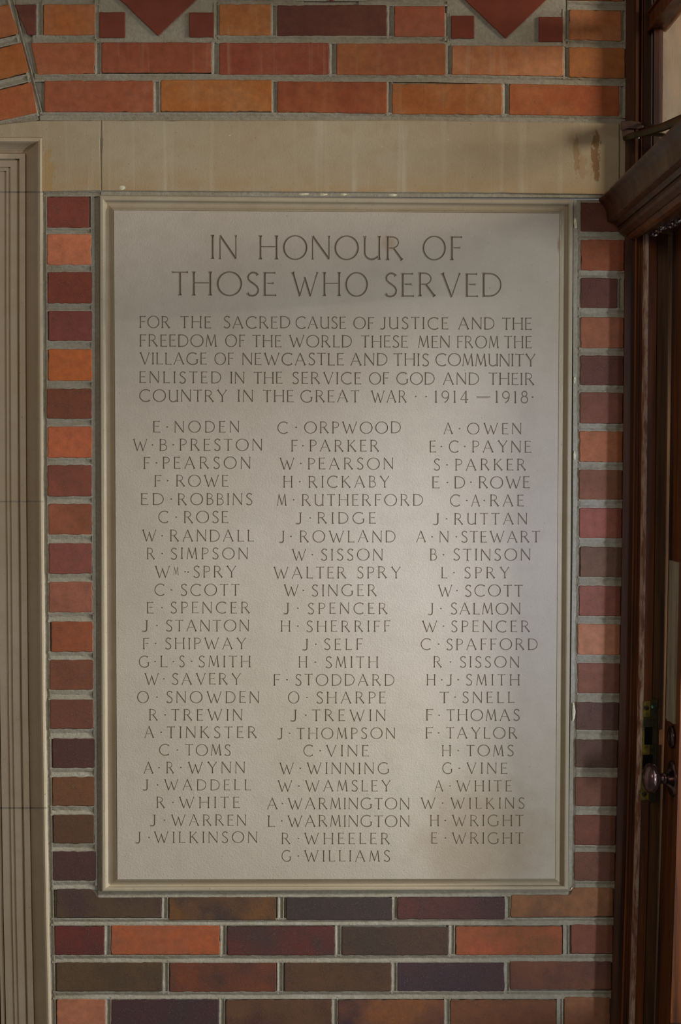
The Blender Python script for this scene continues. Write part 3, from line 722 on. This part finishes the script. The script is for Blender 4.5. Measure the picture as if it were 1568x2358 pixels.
# names: tokens with their left and right edge, "." a raised dot; then cap top and baseline
NAMES = """
E 351 369 . 385 NODEN 401 551|969.5 996
W 304.5 339.5 . 351 B 366 385 . 399 PRESTON 412 604|1010.5 1038
F 329 345 . 360 PEARSON 373 577|1052 1079.5
F 354 371 . 386 ROWE 404 526|1094 1121
ED 323 377 . 394 ROBBINS 408 581|1136 1163
C 364 388 . 405.6 ROSE 422 525.5|1177 1204.5
W 326 360 . 373 RANDALL 390 585|1220 1247
R 337 357 . 373 SIMPSON 392 571|1261.5 1288
W 355 391.5 m 399 416 . 426 . 433 SPRY 444 544|1303 1330
C 355 379 . 394.5 SCOTT 415 551|1345 1372
E 337 353.6 . 372.6 SPENCER 391.5 576|1386 1412.5
J 325.6 341 . 361 STANTON 381 573.6|1427.5 1454
F 327.6 343.4 . 358 SHIPWAY 379 566.5|1468.7 1495
G 319 344 . 356.6 L 367.6 385.4 . 399 S 412 425 . 441 SMITH 456 577.5|1510 1536.6
W 331 366 . 377 SAVERY 395 555|1550.6 1577
O 315 342.6 . 361 SNOWDEN 381.6 597|1592 1619
R 342 364 . 380 TREWIN 394 558|1633 1659.5
A 331.5 355.6 . 371 TINKSTER 384 592|1673 1699.7
C 365.6 390 . 408 TOMS 426 531|1714 1740
A 330 354 . 366 R 382 401 . 416 WYNN 431 564|1754.4 1781
J 327.6 341.4 . 362.5 WADDELL 376.5 577.5|1795 1820
R 359 380 . 398 WHITE 410 552|1835 1861
J 344 358.7 . 379 WARREN 392.5 566.8|1876 1901.7
J 311 324 . 343 WILKINSON 353 592.7|1915 1941
C 638 663 . 681.6 ORPWOOD 699.5 922.7|971 998
F 669 684.7 . 697 PARKER 711.5 873.5|1013 1040
W 642 678 . 692.6 PEARSON 707.6 905.6|1054 1081
H 651 674 . 690 RICKABY 709 896.7|1096 1123
M 637.5 660.5 . 676 RUTHERFORD 693.6 973.7|1138 1165
J 678.6 696 . 714 RIDGE 730 865|1179.6 1206
J 641.6 655 . 669.6 ROWLAND 688.8 910.5|1222 1249
W 670.7 705 . 719 SISSON 737.8 881.4|1263.8 1290.6
WALTER 628 797.7 SPRY 821 922.7|1305 1332
W 651.8 688 . 698 SINGER 716.6 867.9|1346 1373
J 651.8 665.6 . 685.5 SPENCER 707.6 892.6|1388 1414
H 645 669 . 685.5 SHERRIFF 704.6 898.5|1429 1455
J 695 709.7 . 726.8 SELF 745 834.7|1470.7 1497
H 686.7 707.6 . 725.8 SMITH 748.5 871|1511.5 1538
F 628 645 . 660.7 STODDARD 678.6 908|1552.5 1579
O 662.5 689.3 . 706.6 SHARPE 727.6 888|1593 1620
J 667.6 683.4 . 703.8 TREWIN 718 888|1634 1660.7
J 637.5 651 . 667 THOMPSON 683 910|1676 1701.8
C 698 721 . 737 VINE 748.7 849|1715.8 1742
W 641.6 677 . 691 WINNING 704.6 896.4|1756 1782.6
W 637.5 673 . 688 WAMSLEY 700.8 899.7|1796.7 1822.7
A 614 640 . 650 WARMINGTON 661 942.6|1837.5 1863.8
L 614.8 633 . 648.5 WARMINGTON 660.5 943|1877.5 1904
R 647 669 . 686.7 WHEELER 698.7 898|1918 1944
G 648 670.7 . 686.7 WILLIAMS 698.7 898|1958 1984
A 1020.8 1043.4 . 1057.7 OWEN 1075 1200.7|974 1000
E 988 1003.7 . 1016 C 1033 1056 . 1070 PAYNE 1085.8 1223|1014.7 1042
S 997.6 1013 . 1029 PARKER 1046.7 1211.7|1056.7 1083.5
E 993.6 1011.5 . 1029.8 D 1045 1070.6 . 1084 ROWE 1101 1219.7|1097 1124.5
C 1035.6 1059.5 . 1074.6 A 1084.5 1105.7 . 1114.6 RAE 1127 1206|1139 1166
J 994.7 1012.6 . 1028 RUTTAN 1044.5 1214|1181.5 1208
A 957.5 981.3 . 994.7 N 1011 1033 . 1050.5 STEWART 1061 1243|1222.8 1249
B 989 1006 . 1021 STINSON 1042.7 1221.7|1263.6 1290.8
L 1014.8 1029.8 . 1045 SPRY 1068 1172.8|1305.6 1331.7
W 1007 1041.6 . 1052 SCOTT 1069.5 1203.4|1346.6 1373.6
J 984.7 998 . 1014.8 SALMON 1036.7 1198.5|1388 1415
W 970 1007 . 1020.8 SPENCER 1037.6 1220.8|1429 1455.5
C 968 992 . 1009.6 SPAFFORD 1026.7 1237.8|1470.5 1496.7
R 996.7 1017.8 . 1036.8 SISSON 1057.7 1195.8|1511.4 1537.4
H 981 1003 . 1017 J 1026.7 1041 . 1054.7 SMITH 1071.7 1197|1552.6 1578.6
T 1011 1033.8 . 1047.8 SNELL 1063.6 1184.4|1593 1619
F 979 996.7 . 1010.6 THOMAS 1028 1196.6|1633.5 1660
F 978 996.7 . 1009.6 TAYLOR 1027 1192|1674.7 1701
H 1016.5 1038.6 . 1054.7 TOMS 1073.7 1182.6|1715.5 1741.4
G 1018 1042 . 1057 VINE 1072.5 1168|1756 1782
A 1000 1021 . 1036 WHITE 1049 1178|1796.9 1822.3
W 967 1003 . 1019 WILKINS 1035.6 1207.8|1836.8 1862.5
H 989 1011 . 1025 WRIGHT 1039 1204.8|1876.5 1902.4
E 991.8 1006.8 . 1025.4 WRIGHT 1038.9 1204.8|1917 1943
"""
for row in NAMES.strip().splitlines():
    a, b = row.split('|'); tk = a.split(); yt, yb = map(float, b.split()); items = []; i = 0
    while i < len(tk):
        if tk[i] == '.': items.append(('.', float(tk[i+1]))); i += 2
        else: items.append((tk[i], float(tk[i+1]), float(tk[i+2]))); i += 3
    carve_line(items, (yt, yb), (yt, yb), 0, 1568, 'carved_name')
# ---- the rest of the panel face, fitted round the letters
# overlapping letter boxes are simply merged by the triangulation
cv = [Vector(p) for p in PAN]; ce = [(0, 1), (1, 2), (2, 3), (3, 0)]
for x0, x1, y0, y1 in boxes:
    b = len(cv); cv += [Vector((x0, y0)), Vector((x1, y0)), Vector((x1, y1)), Vector((x0, y1))]
    ce += [(b, b+1), (b+1, b+2), (b+2, b+3), (b+3, b)]
r = delaunay_2d_cdt(cv, ce, [], 1, 1e-4)
ov = np.array([(q.x, q.y) for q in r[0]]); tri = np.array([tuple(f_) for f_ in r[2]]); cen = ov[tri].mean(1)
B4 = np.array(boxes); keep = np.ones(len(tri), bool)
for x0, x1, y0, y1 in boxes:
    keep &= ~((cen[:, 0] > x0) & (cen[:, 0] < x1) & (cen[:, 1] > y0) & (cen[:, 1] < y1))
tri = tri[keep]; b = len(panelV)
panelV.extend(map(tuple, Pn(ov[:, 0], ov[:, 1], np.full(len(ov), FD)))); panelF.extend(map(tuple, tri+b))
pm = mesh('inscribed_panel', panelV, panelF)
def orient(me):       # every face looks out from the wall
    bm = bmesh.new(); bm.from_mesh(me)
    for f_ in bm.faces:
        f_.normal_update()
        if f_.normal.y > 0: f_.normal_flip()
    bm.to_mesh(me); bm.free()
orient(pm); obj('inscribed_panel', pm, M_TABLET, tab)
for o in list(tab.children):
    if o.name.startswith('carved'): orient(o.data)

# ------------------------------------------------------------------ wooden door frame, door and transom on the right
def vprism(name, plan, y0, y1, mat, parent, close=True, smooth=False, step=160):
    """plan: (px at y 800, distance in front of the wall); swept from y0 to y1 along the slightly bowed frame"""
    ys = [y0]
    while ys[-1] < y1: ys.append(min(y1, ys[-1]+step))
    n_ = len(plan); V_ = []; F_ = []
    for y in ys:
        for px, d in plan: V_.append(P(px+sright(y), y, d))
    for i in range(len(ys)-1):
        for j in range(n_ if close else n_-1):
            k = (j+1) % n_; F_.append((i*n_+j, i*n_+k, (i+1)*n_+k, (i+1)*n_+j))
    if close: F_.append(tuple(range(n_))); F_.append(tuple((len(ys)-1)*n_+j for j in range(n_)))
    me = fixn(mesh(name, V_, F_, smooth)); return obj(name, me, mat, parent)
fr = empty('trim_2', P(1480, 2450, .02)); tag(fr, kind='structure')
YB, YT = 2460, 455
vprism('casing', [(1436, -.005), (1436.5, .016), (1437.5, .018), (1460, .018), (1460, -.005)], YT, YB, M_WOOD, fr)
vprism('bead', [(1460, .0), (1460, .026), (1461, .030), (1463.5, .032), (1466.5, .030), (1467.5, .024), (1472, .024), (1472.5, .021), (1478, .021), (1478, .0)], YT, YB, M_WOODR, fr)
vprism('door_post', [(1478, .0), (1478, .034), (1479.5, .040), (1483, .044), (1487, .046), (1492, .047), (1492, .0)], YT, YB, M_WORN, fr)
vprism('door_post', [(1492, .0), (1492, .0465), (1511, .0465), (1511, .0)], YT, YB, M_WOODR, fr)
vprism('door_rebate', [(1511, .0), (1511, .040), (1513, .041), (1536, .041), (1538.5, .039), (1538.5, .0)], YT, YB, M_OLIVE, fr)
vprism('door_stop', [(1538, .0), (1538, .014), (1556, .014), (1556, .0)], YT, 1686, M_OLIVE, fr)
vprism('door_stop', [(1538, .0), (1538, .014), (1556, .014), (1556, .0)], 1735, YB, M_OLIVE, fr)
vprism('door_stop', [(1538, .0), (1538, .014), (1547, .014), (1547, .0)], 1686, 1735, M_OLIVE, fr)
# upper part beside the transom window
TP = -90
vprism('casing', [(1436, -.005), (1436.5, .016), (1437.5, .018), (1456, .018), (1457, .028), (1460, .033), (1466, .033), (1470, .026), (1471, .018), (1471, -.005)], TP, YT-2, M_WOOD, fr)
vprism('bead', [(1471.5, .0), (1471.5, .026), (1473, .030), (1475.5, .030), (1476.5, .022), (1476.5, .0)], TP, YT-2, M_WOODR, fr)
vprism('frame_backing', [(1437, -.01), (1437, .012), (1521, .012), (1521, -.01)], TP, YT-2, M_WOOD, fr)
tr = empty('window_1', P(1500, 455, .03)); tag(tr, kind='structure')
vprism('stile', [(1477, .0), (1477, .020), (1494, .020), (1495, .028), (1498.5, .029), (1499, .020), (1501, .020), (1501.5, .045), (1513, .047), (1522, .046), (1522, .0)], TP, YT-2, M_WOOD, tr)

# pieces that run from the back wall toward the viewer, along the door wall
def yprism(name, sec, d0, d1, mat, parent, rise=0.0, refd=0.0, smooth=False):
    """sec: (px, py) of the cross section as it sits at distance refd; swept d0..d1 straight out of the wall"""
    V_ = []; F_ = []; n_ = len(sec); ds = [d0+(d1-d0)*i/4 for i in range(5)]
    base = [P(a_, b_, refd) for a_, b_ in sec]
    for d in ds:
        for q in base: V_.append((q.x, -d, q.z+rise*(d-refd)))
    for i in range(4):
        for j in range(n_):
            k = (j+1) % n_; F_.append((i*n_+j, i*n_+k, (i+1)*n_+k, (i+1)*n_+j))
    F_.append(tuple(range(n_))); F_.append(tuple(4*n_+j for j in range(n_)))
    return obj(name, fixn(mesh(name, V_, F_, smooth)), mat, parent)
CD = 1.35
RS = .020
cor = [(1378, 459), (1377.5, 463), (1380, 467), (1386, 472), (1391, 479), (1394, 488), (1396, 499), (1396.5, 510), (1399, 512), (1414, 515), (1418, 519), (1420, 523),
       (1424, 524), (1424, 532), (1429, 538), (1437, 545), (1452, 550), (1470, 552), (1560, 552), (1560, 440), (1420, 440)]
yprism('cornice', cor[:12]+[(1560, 523), (1560, 440), (1410, 446)], 0.0045, CD, M_WOOD, fr, RS)
yprism('cornice_lower_moulding', [(1423, 524), (1422, 533), (1426, 538), (1431, 541), (1437, 545), (1480, 548), (1560, 548), (1560, 524)], 0.004, CD, M_WOOD, fr, RS)
yprism('cornice_bead', [(1440, 541), (1441, 549), (1447, 555), (1456, 556), (1464, 552), (1466, 546), (1466, 541)], 0.02, CD, M_WOODR, fr, RS)

# transom glazing in the door wall: pane, glazing bar, frame beads
XP = P(1513+sright(200), 200, .047).x
def box(name, x0, x1, d0, d1, z0, z1, mat, parent, bev=.001):
    bm = bmesh.new(); bmesh.ops.create_cube(bm, size=1)
    for v_ in bm.verts: v_.co = Vector((x0+(v_.co.x+.5)*(x1-x0), -(d0+(v_.co.y+.5)*(d1-d0)), z0+(v_.co.z+.5)*(z1-z0)))
    bmesh.ops.bevel(bm, geom=bm.edges[:], offset=bev, segments=2, affect='EDGES')
    bmesh.ops.recalc_face_normals(bm, faces=bm.faces)
    me = bpy.data.meshes.new(name); bm.to_mesh(me); bm.free(); return obj(name, me, mat, parent)
zc = P(1440, 450, 0).z; zt = P(1440, -90, 0).z
zbar = P(1513, 62, .05).z
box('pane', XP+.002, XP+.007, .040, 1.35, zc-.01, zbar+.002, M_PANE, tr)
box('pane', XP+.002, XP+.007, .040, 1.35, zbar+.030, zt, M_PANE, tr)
box('glazing_bar', XP-.016, XP+.012, .035, 1.35, zbar, zbar+.030, M_WOODR, tr, .004)
box('sill', XP-.01, XP+.03, .02, 1.35, zc-.02, zc+.004, M_WOOD, tr, .002)

# wall above and beyond the door, out of frame but there when you look round
wr = obj('wall_right', mesh('wall_right', *(lambda x0, x1, a0, a1, z0, z1: ([(x, -y, z) for x in (x0, x1) for y in (a0, a1) for z in (z0, z1)],
     [(0, 1, 3, 2), (4, 6, 7, 5), (0, 4, 5, 1), (2, 3, 7, 6), (0, 2, 6, 4), (1, 5, 7, 3)]))(XP, XP+.18, 1.36, 1.7, 0.35, zt)), M_WOOD); tag(wr, kind='structure')

z2 = zt+1.3
wu = obj('wall_right', mesh('wall_right', [(x, -y, z) for x in (XP-.01, XP+.18) for y in (0.0, 1.7) for z in (zt+.002, z2)],
     [(0, 1, 3, 2), (4, 6, 7, 5), (0, 4, 5, 1), (2, 3, 7, 6), (0, 2, 6, 4), (1, 5, 7, 3)]), M_WOOD); tag(wu, kind='structure')

blocker = obj('transom_light_blocker', mesh('transom_light_blocker', [(x, -y, z) for x in (XP+.19, XP+1.5) for y in (-.4, 1.9) for z in (zc-.03, zc-.005)],  # added unseen slab that keeps transom light off the door glass
     [(0, 1, 3, 2), (4, 6, 7, 5), (0, 4, 5, 1), (2, 3, 7, 6), (0, 2, 6, 4), (1, 5, 7, 3)]), M_WOOD); tag(blocker, kind='structure')

# ---- door leaf, slightly ajar, seen almost edge on
DX = P(1550+sright(1200), 1200, .062).x
zb = P(1540, 2455, .06).z; ztop = P(1545, 505, .06).z
dl = empty('door_1', (DX+.02, -.07, zb)); tag(dl, kind='structure')
def leafbox(name, a, b_, z0, z1, mat, x0=0.0, x1=.044, bev=.002):
    """the leaf leans with the frame: shear along the bow"""
    V_ = []; F_ = []; N = 9
    for i in range(N):
        z = z0+(z1-z0)*i/(N-1)
        py = 1179-(z-CAM.z)/MM*1.0+F*.0373*0
        py = np.interp(z, [P(1550, yy, .06).z for yy in (2500, 2000, 1500, 1000, 500)], [2500, 2000, 1500, 1000, 500])
        sh = (sright(float(py))-sright(1200)+ (float(py)-1200)*.0065)*MM
        for x, d in ((x0, a), (x0, b_), (x1, b_), (x1, a)): V_.append((DX+x+sh, -d, z))
    for i in range(N-1):
        for j in range(4): k = (j+1) % 4; F_.append((4*i+j, 4*i+k, 4*i+4+k, 4*i+4+j))
    F_ += [(0, 1, 2, 3), (4*N-4, 4*N-3, 4*N-2, 4*N-1)]
    return obj(name, fixn(mesh(name, V_, F_)), mat, dl)
leafbox('stile', .058, .155, zb, ztop, M_WOODR)
leafbox('lipping', .0565, .066, zb, ztop, M_WOOD, -.0035, .02)
leafbox('stile', 1.17, 1.27, zb, ztop, M_WOOD)
leafbox('rail', .155, 1.17, ztop-.10, ztop, M_WOOD)
leafbox('rail', .155, 1.17, zb, zb+.12, M_WOOD)
leafbox('glass_pane', .155, 1.17, zb+.12, ztop-.10, M_GLASS, .018, .024)
zp1, zp0 = P(1550, 1290, .07).z, P(1550, 1655, .07).z
leafbox('push_plate', .066, .125, zp0, zp1, M_PLATE, -.0045, .0)
leafbox('push_plate_ridge', .088, .094, zp0, zp1-.01, M_PLATE, -.0075, -.003)

def lathe(name, prof_, center, axis, mat, parent, n_=40, smooth=True):
    """prof_: (distance along axis, radius)"""
    ax_ = Vector(axis).normalized(); u = ax_.cross(Vector((0, 0, 1))).normalized(); v_ = ax_.cross(u)
    V_ = []; F_ = []
    for s, r_ in prof_:
        for i in range(n_):
            a = 2*math.pi*i/n_; V_.append(Vector(center)+ax_*s+(u*math.cos(a)+v_*math.sin(a))*r_)
    for j in range(len(prof_)-1):
        for i in range(n_): k = (i+1) % n_; F_.append((j*n_+i, j*n_+k, (j+1)*n_+k, (j+1)*n_+i))
    F_.append(tuple(range(n_))); F_.append(tuple((len(prof_)-1)*n_+i for i in range(n_)))
    return obj(name, fixn(mesh(name, V_, F_, smooth)), mat, parent)
# knob and its rose on the leaf
kd = .112; kc = P(1556, 1793, kd); sx_ = DX + (sright(1793)-sright(1200)+593*.0065)*MM
c0 = Vector((sx_, -kd, kc.z))
lathe('knob_rose', [(-.001, .034), (.001, .034), (.003, .032), (.0045, .026), (.006, .022), (.010, .015), (.013, .0125)], c0, (-1, 0, 0), M_KNOB, dl)
kx = P(1498, 1788, kd).x; L = sx_-kx
kn = lathe('door_knob', [(.006, .011), (.018, .0100), (L*.45, .0088), (L*.47, .0098), (L*.50, .0088), (L-.017, .0105), (L-.014, .014), (L-.011, .021), (L-.006, .0262), (L, .0282), (L+.006, .0262), (L+.0105, .020), (L+.0135, .012), (L+.0145, .003)],
      c0, (-1, 0, .02), M_KNOB, dl)
lathe('keyhole_escutcheon', [(-.001, .021), (.002, .021), (.0035, .019), (.0025, .016), (.0015, .0145), (.003, .013), (.004, .010)], (sx_-.0005, -.108, P(1560, 1697, .108).z), (-1, 0, 0), M_KNOB, dl)

# ---- strike plate let into the post, with its screws and painted dark mortises
def plate(poly, d, th, name, mat, parent, bev=.5):
    o_ = [Vector(p) for p in poly]; V_, F_ = slab(o_, d+th, d-.002, bev=bev); return obj(name, fixn(mesh(name, V_, F_)), mat, parent)
sp1 = plate([(1480, 1615), (1498, 1614), (1494, 1842), (1475, 1843)], .0475, .0012, 'strike_plate', M_BRASS, fr)
sp2 = plate([(1498, 1611), (1514, 1609), (1509, 1846), (1494, 1847)], .0470, .0010, 'strike_plate_flange', M_BRASSD, fr)
def disc(px, py, r_, d, name, mat, parent, th=.0012):
    return lathe(name, [(0, r_), (th*.6, r_), (th, r_*.8)], P(px, py, d), (0, -1, 0), mat, parent, 24)
for x, y in ((1488.5, 1630), (1483, 1829)):
    s_ = disc(x, y, .0048, .0485, 'screw', M_SCREW, sp1)
    q = P(x, y, .0498); a = math.radians(-35 if y < 1700 else -25); dx_, dz_ = .0046*math.cos(a), .0046*math.sin(a); nx_, nz_ = -.0005*math.sin(a), .0005*math.cos(a)
    V_ = [(q.x+sx*dx_+sn*nx_, q.y-.0002, q.z+sx*dz_+sn*nz_) for sx, sn in ((-1, -1), (1, -1), (1, 1), (-1, 1))]
    obj('screw_slot_shade', mesh('screw_slot_shade', V_, [(0, 1, 2, 3)]), M_BLACK, sp1)
plate([(1484, 1674), (1502, 1674), (1501, 1715), (1483.5, 1715)], .0478, .0014, 'mortise_shade_patch', M_BLACK, fr)  # black plates laid on top in place of shaded holes
plate([(1480, 1738), (1503, 1738), (1501, 1772), (1479, 1772)], .0478, .0014, 'mortise_shade_patch', M_BLACK, fr)
plate([(1481.5, 1650), (1497, 1650), (1496.5, 1676), (1481, 1676)], .0478, .0011, 'tarnished_patch', M_BRASSD, fr)
scab(1501.5, 1628, 2.6, 3.5, .0482, 'verdigris_spot', M_VERD, fr, .0005)
# chipped rebate below the plate head, bare wood showing
o_ = [(1518, 1681), (1529, 1678), (1527, 1690), (1526, 1716), (1517, 1715), (1517, 1692)]
plate(o_, .0405, .0012, 'bare_wood_chip', M_CHIP, fr)
plate([(1513, 1634), (1519, 1632), (1524, 1640), (1523, 1664), (1514, 1672)], .041, .0022, 'keeper_lug', M_OLIVE, fr)

# ---- transom stay: bracket on the frame with a flat bar and a thin rod
def tube(name, pts, r_, mat, parent=None, n_=14, flat=1.0):
    V_ = []; F_ = []; N = len(pts)
    for i, p in enumerate(pts):
        tg = (Vector(pts[min(N-1, i+1)])-Vector(pts[max(0, i-1)])).normalized(); u = tg.cross(Vector((0, 0, 1))).normalized(); v_ = u.cross(tg)
        rr = r_[i] if isinstance(r_, (list, tuple)) else r_
        for k in range(n_):
            a = 2*math.pi*k/n_; V_.append(Vector(p)+u*math.cos(a)*rr*flat+v_*math.sin(a)*rr)
    for i in range(N-1):
        for k in range(n_): l = (k+1) % n_; F_.append((i*n_+k, i*n_+l, (i+1)*n_+l, (i+1)*n_+k))
    F_.append(tuple(range(n_))); F_.append(tuple((N-1)*n_+k for k in range(n_)))
    return obj(name, fixn(mesh(name, V_, F_, True)), mat, parent)
sa = empty('transom_stay', P(1436, 300, .02)); tag(sa, 'bronze transom stay arm reaching out from its bracket above the wooden cornice', 'window stay')
V_, F_ = slab(outline([Vector(p) for p in [(1429, 280), (1450, 277), (1472, 280), (1482, 287), (1481, 294), (1470, 297), (1445, 296), (1433, 301), (1429, 299)]], step=30, jit=0, rad=1.5), .052, .016, bev=1.2)
obj('bracket', fixn(mesh('bracket', V_, F_)), M_BRKT, sa)
obj('bracket_shank', fixn(mesh('bracket_shank', *slab([Vector(p) for p in [(1433, 297), (1460, 297), (1460, 310), (1434, 322)]], .046, .018, bev=1))), M_BRKT, sa)
tube('stay_bar', [P(1437, 319, .060), P(1452, 313.5, .075), P(1475, 308, .105), P(1500, 301, .145), P(1530, 291, .205), P(1568, 276, .28), P(1640, 246, .42)],
     [.0050, .0062, .0064, .0068, .0078, .0092, .012], M_IRON, sa, flat=.6)
disc(1468.5, 317, .0032, .073, 'pivot_pin', simple('bright_worn_rivet', srgb(150, 150, 140), .3, .9), sa, .003)
tube('stay_rod', [P(1478, 285, .055), P(1500, 289, .07), P(1525, 293, .09)], .0026, M_BRKT, sa)
tube('stay_rod', [P(1500, 309, .12), P(1535, 311.5, .19), P(1568, 318, .27), P(1640, 330, .40)], .0030, M_IRON, sa)

# ---- added crumpled sheet that imitates a daylight gleam under the cornice
def gleam_sheet_mesh():
    N, Mq = 30, 11; V_ = []; F_ = []
    for i in range(N):
        s = i/(N-1); cx_ = 1490+s*82; cyy = 529-s*36+5*math.sin(s*9)
        for j in range(Mq):
            q = j/(Mq-1)-.5; V_.append(P(cx_+random.gauss(0, 1.1), cyy+q*(24+22*math.sin(s*3.0))+random.gauss(0, 1.0), .060+s*.16+random.gauss(0, .0028)))
    for i in range(N-1):
        for j in range(Mq-1): a = i*Mq+j; F_.append((a, a+1, a+Mq+1, a+Mq))
    me = mesh('gleam_sheet', V_, F_); return me
t = NT('gleam_sheet_clear'); trn = t.node('ShaderNodeBsdfTransparent'); trn.inputs[0].default_value = (.9, .92, .95, 1)
gls = t.node('ShaderNodeBsdfGlossy'); gls.inputs['Roughness'].default_value = .18; gls.inputs[0].default_value = (.85, .9, 1, 1)
mx = t.node('ShaderNodeMixShader'); mx.inputs[0].default_value = .5; t.link(trn.outputs[0], mx.inputs[1]); t.link(gls.outputs[0], mx.inputs[2]); t.link(mx.outputs[0], t.out.inputs[0])
cf = obj('gleam_sheet', gleam_sheet_mesh(), t.m); tag(cf, 'added crumpled sheet imitating a daylight gleam under the wooden cornice at the door head', 'plastic film')
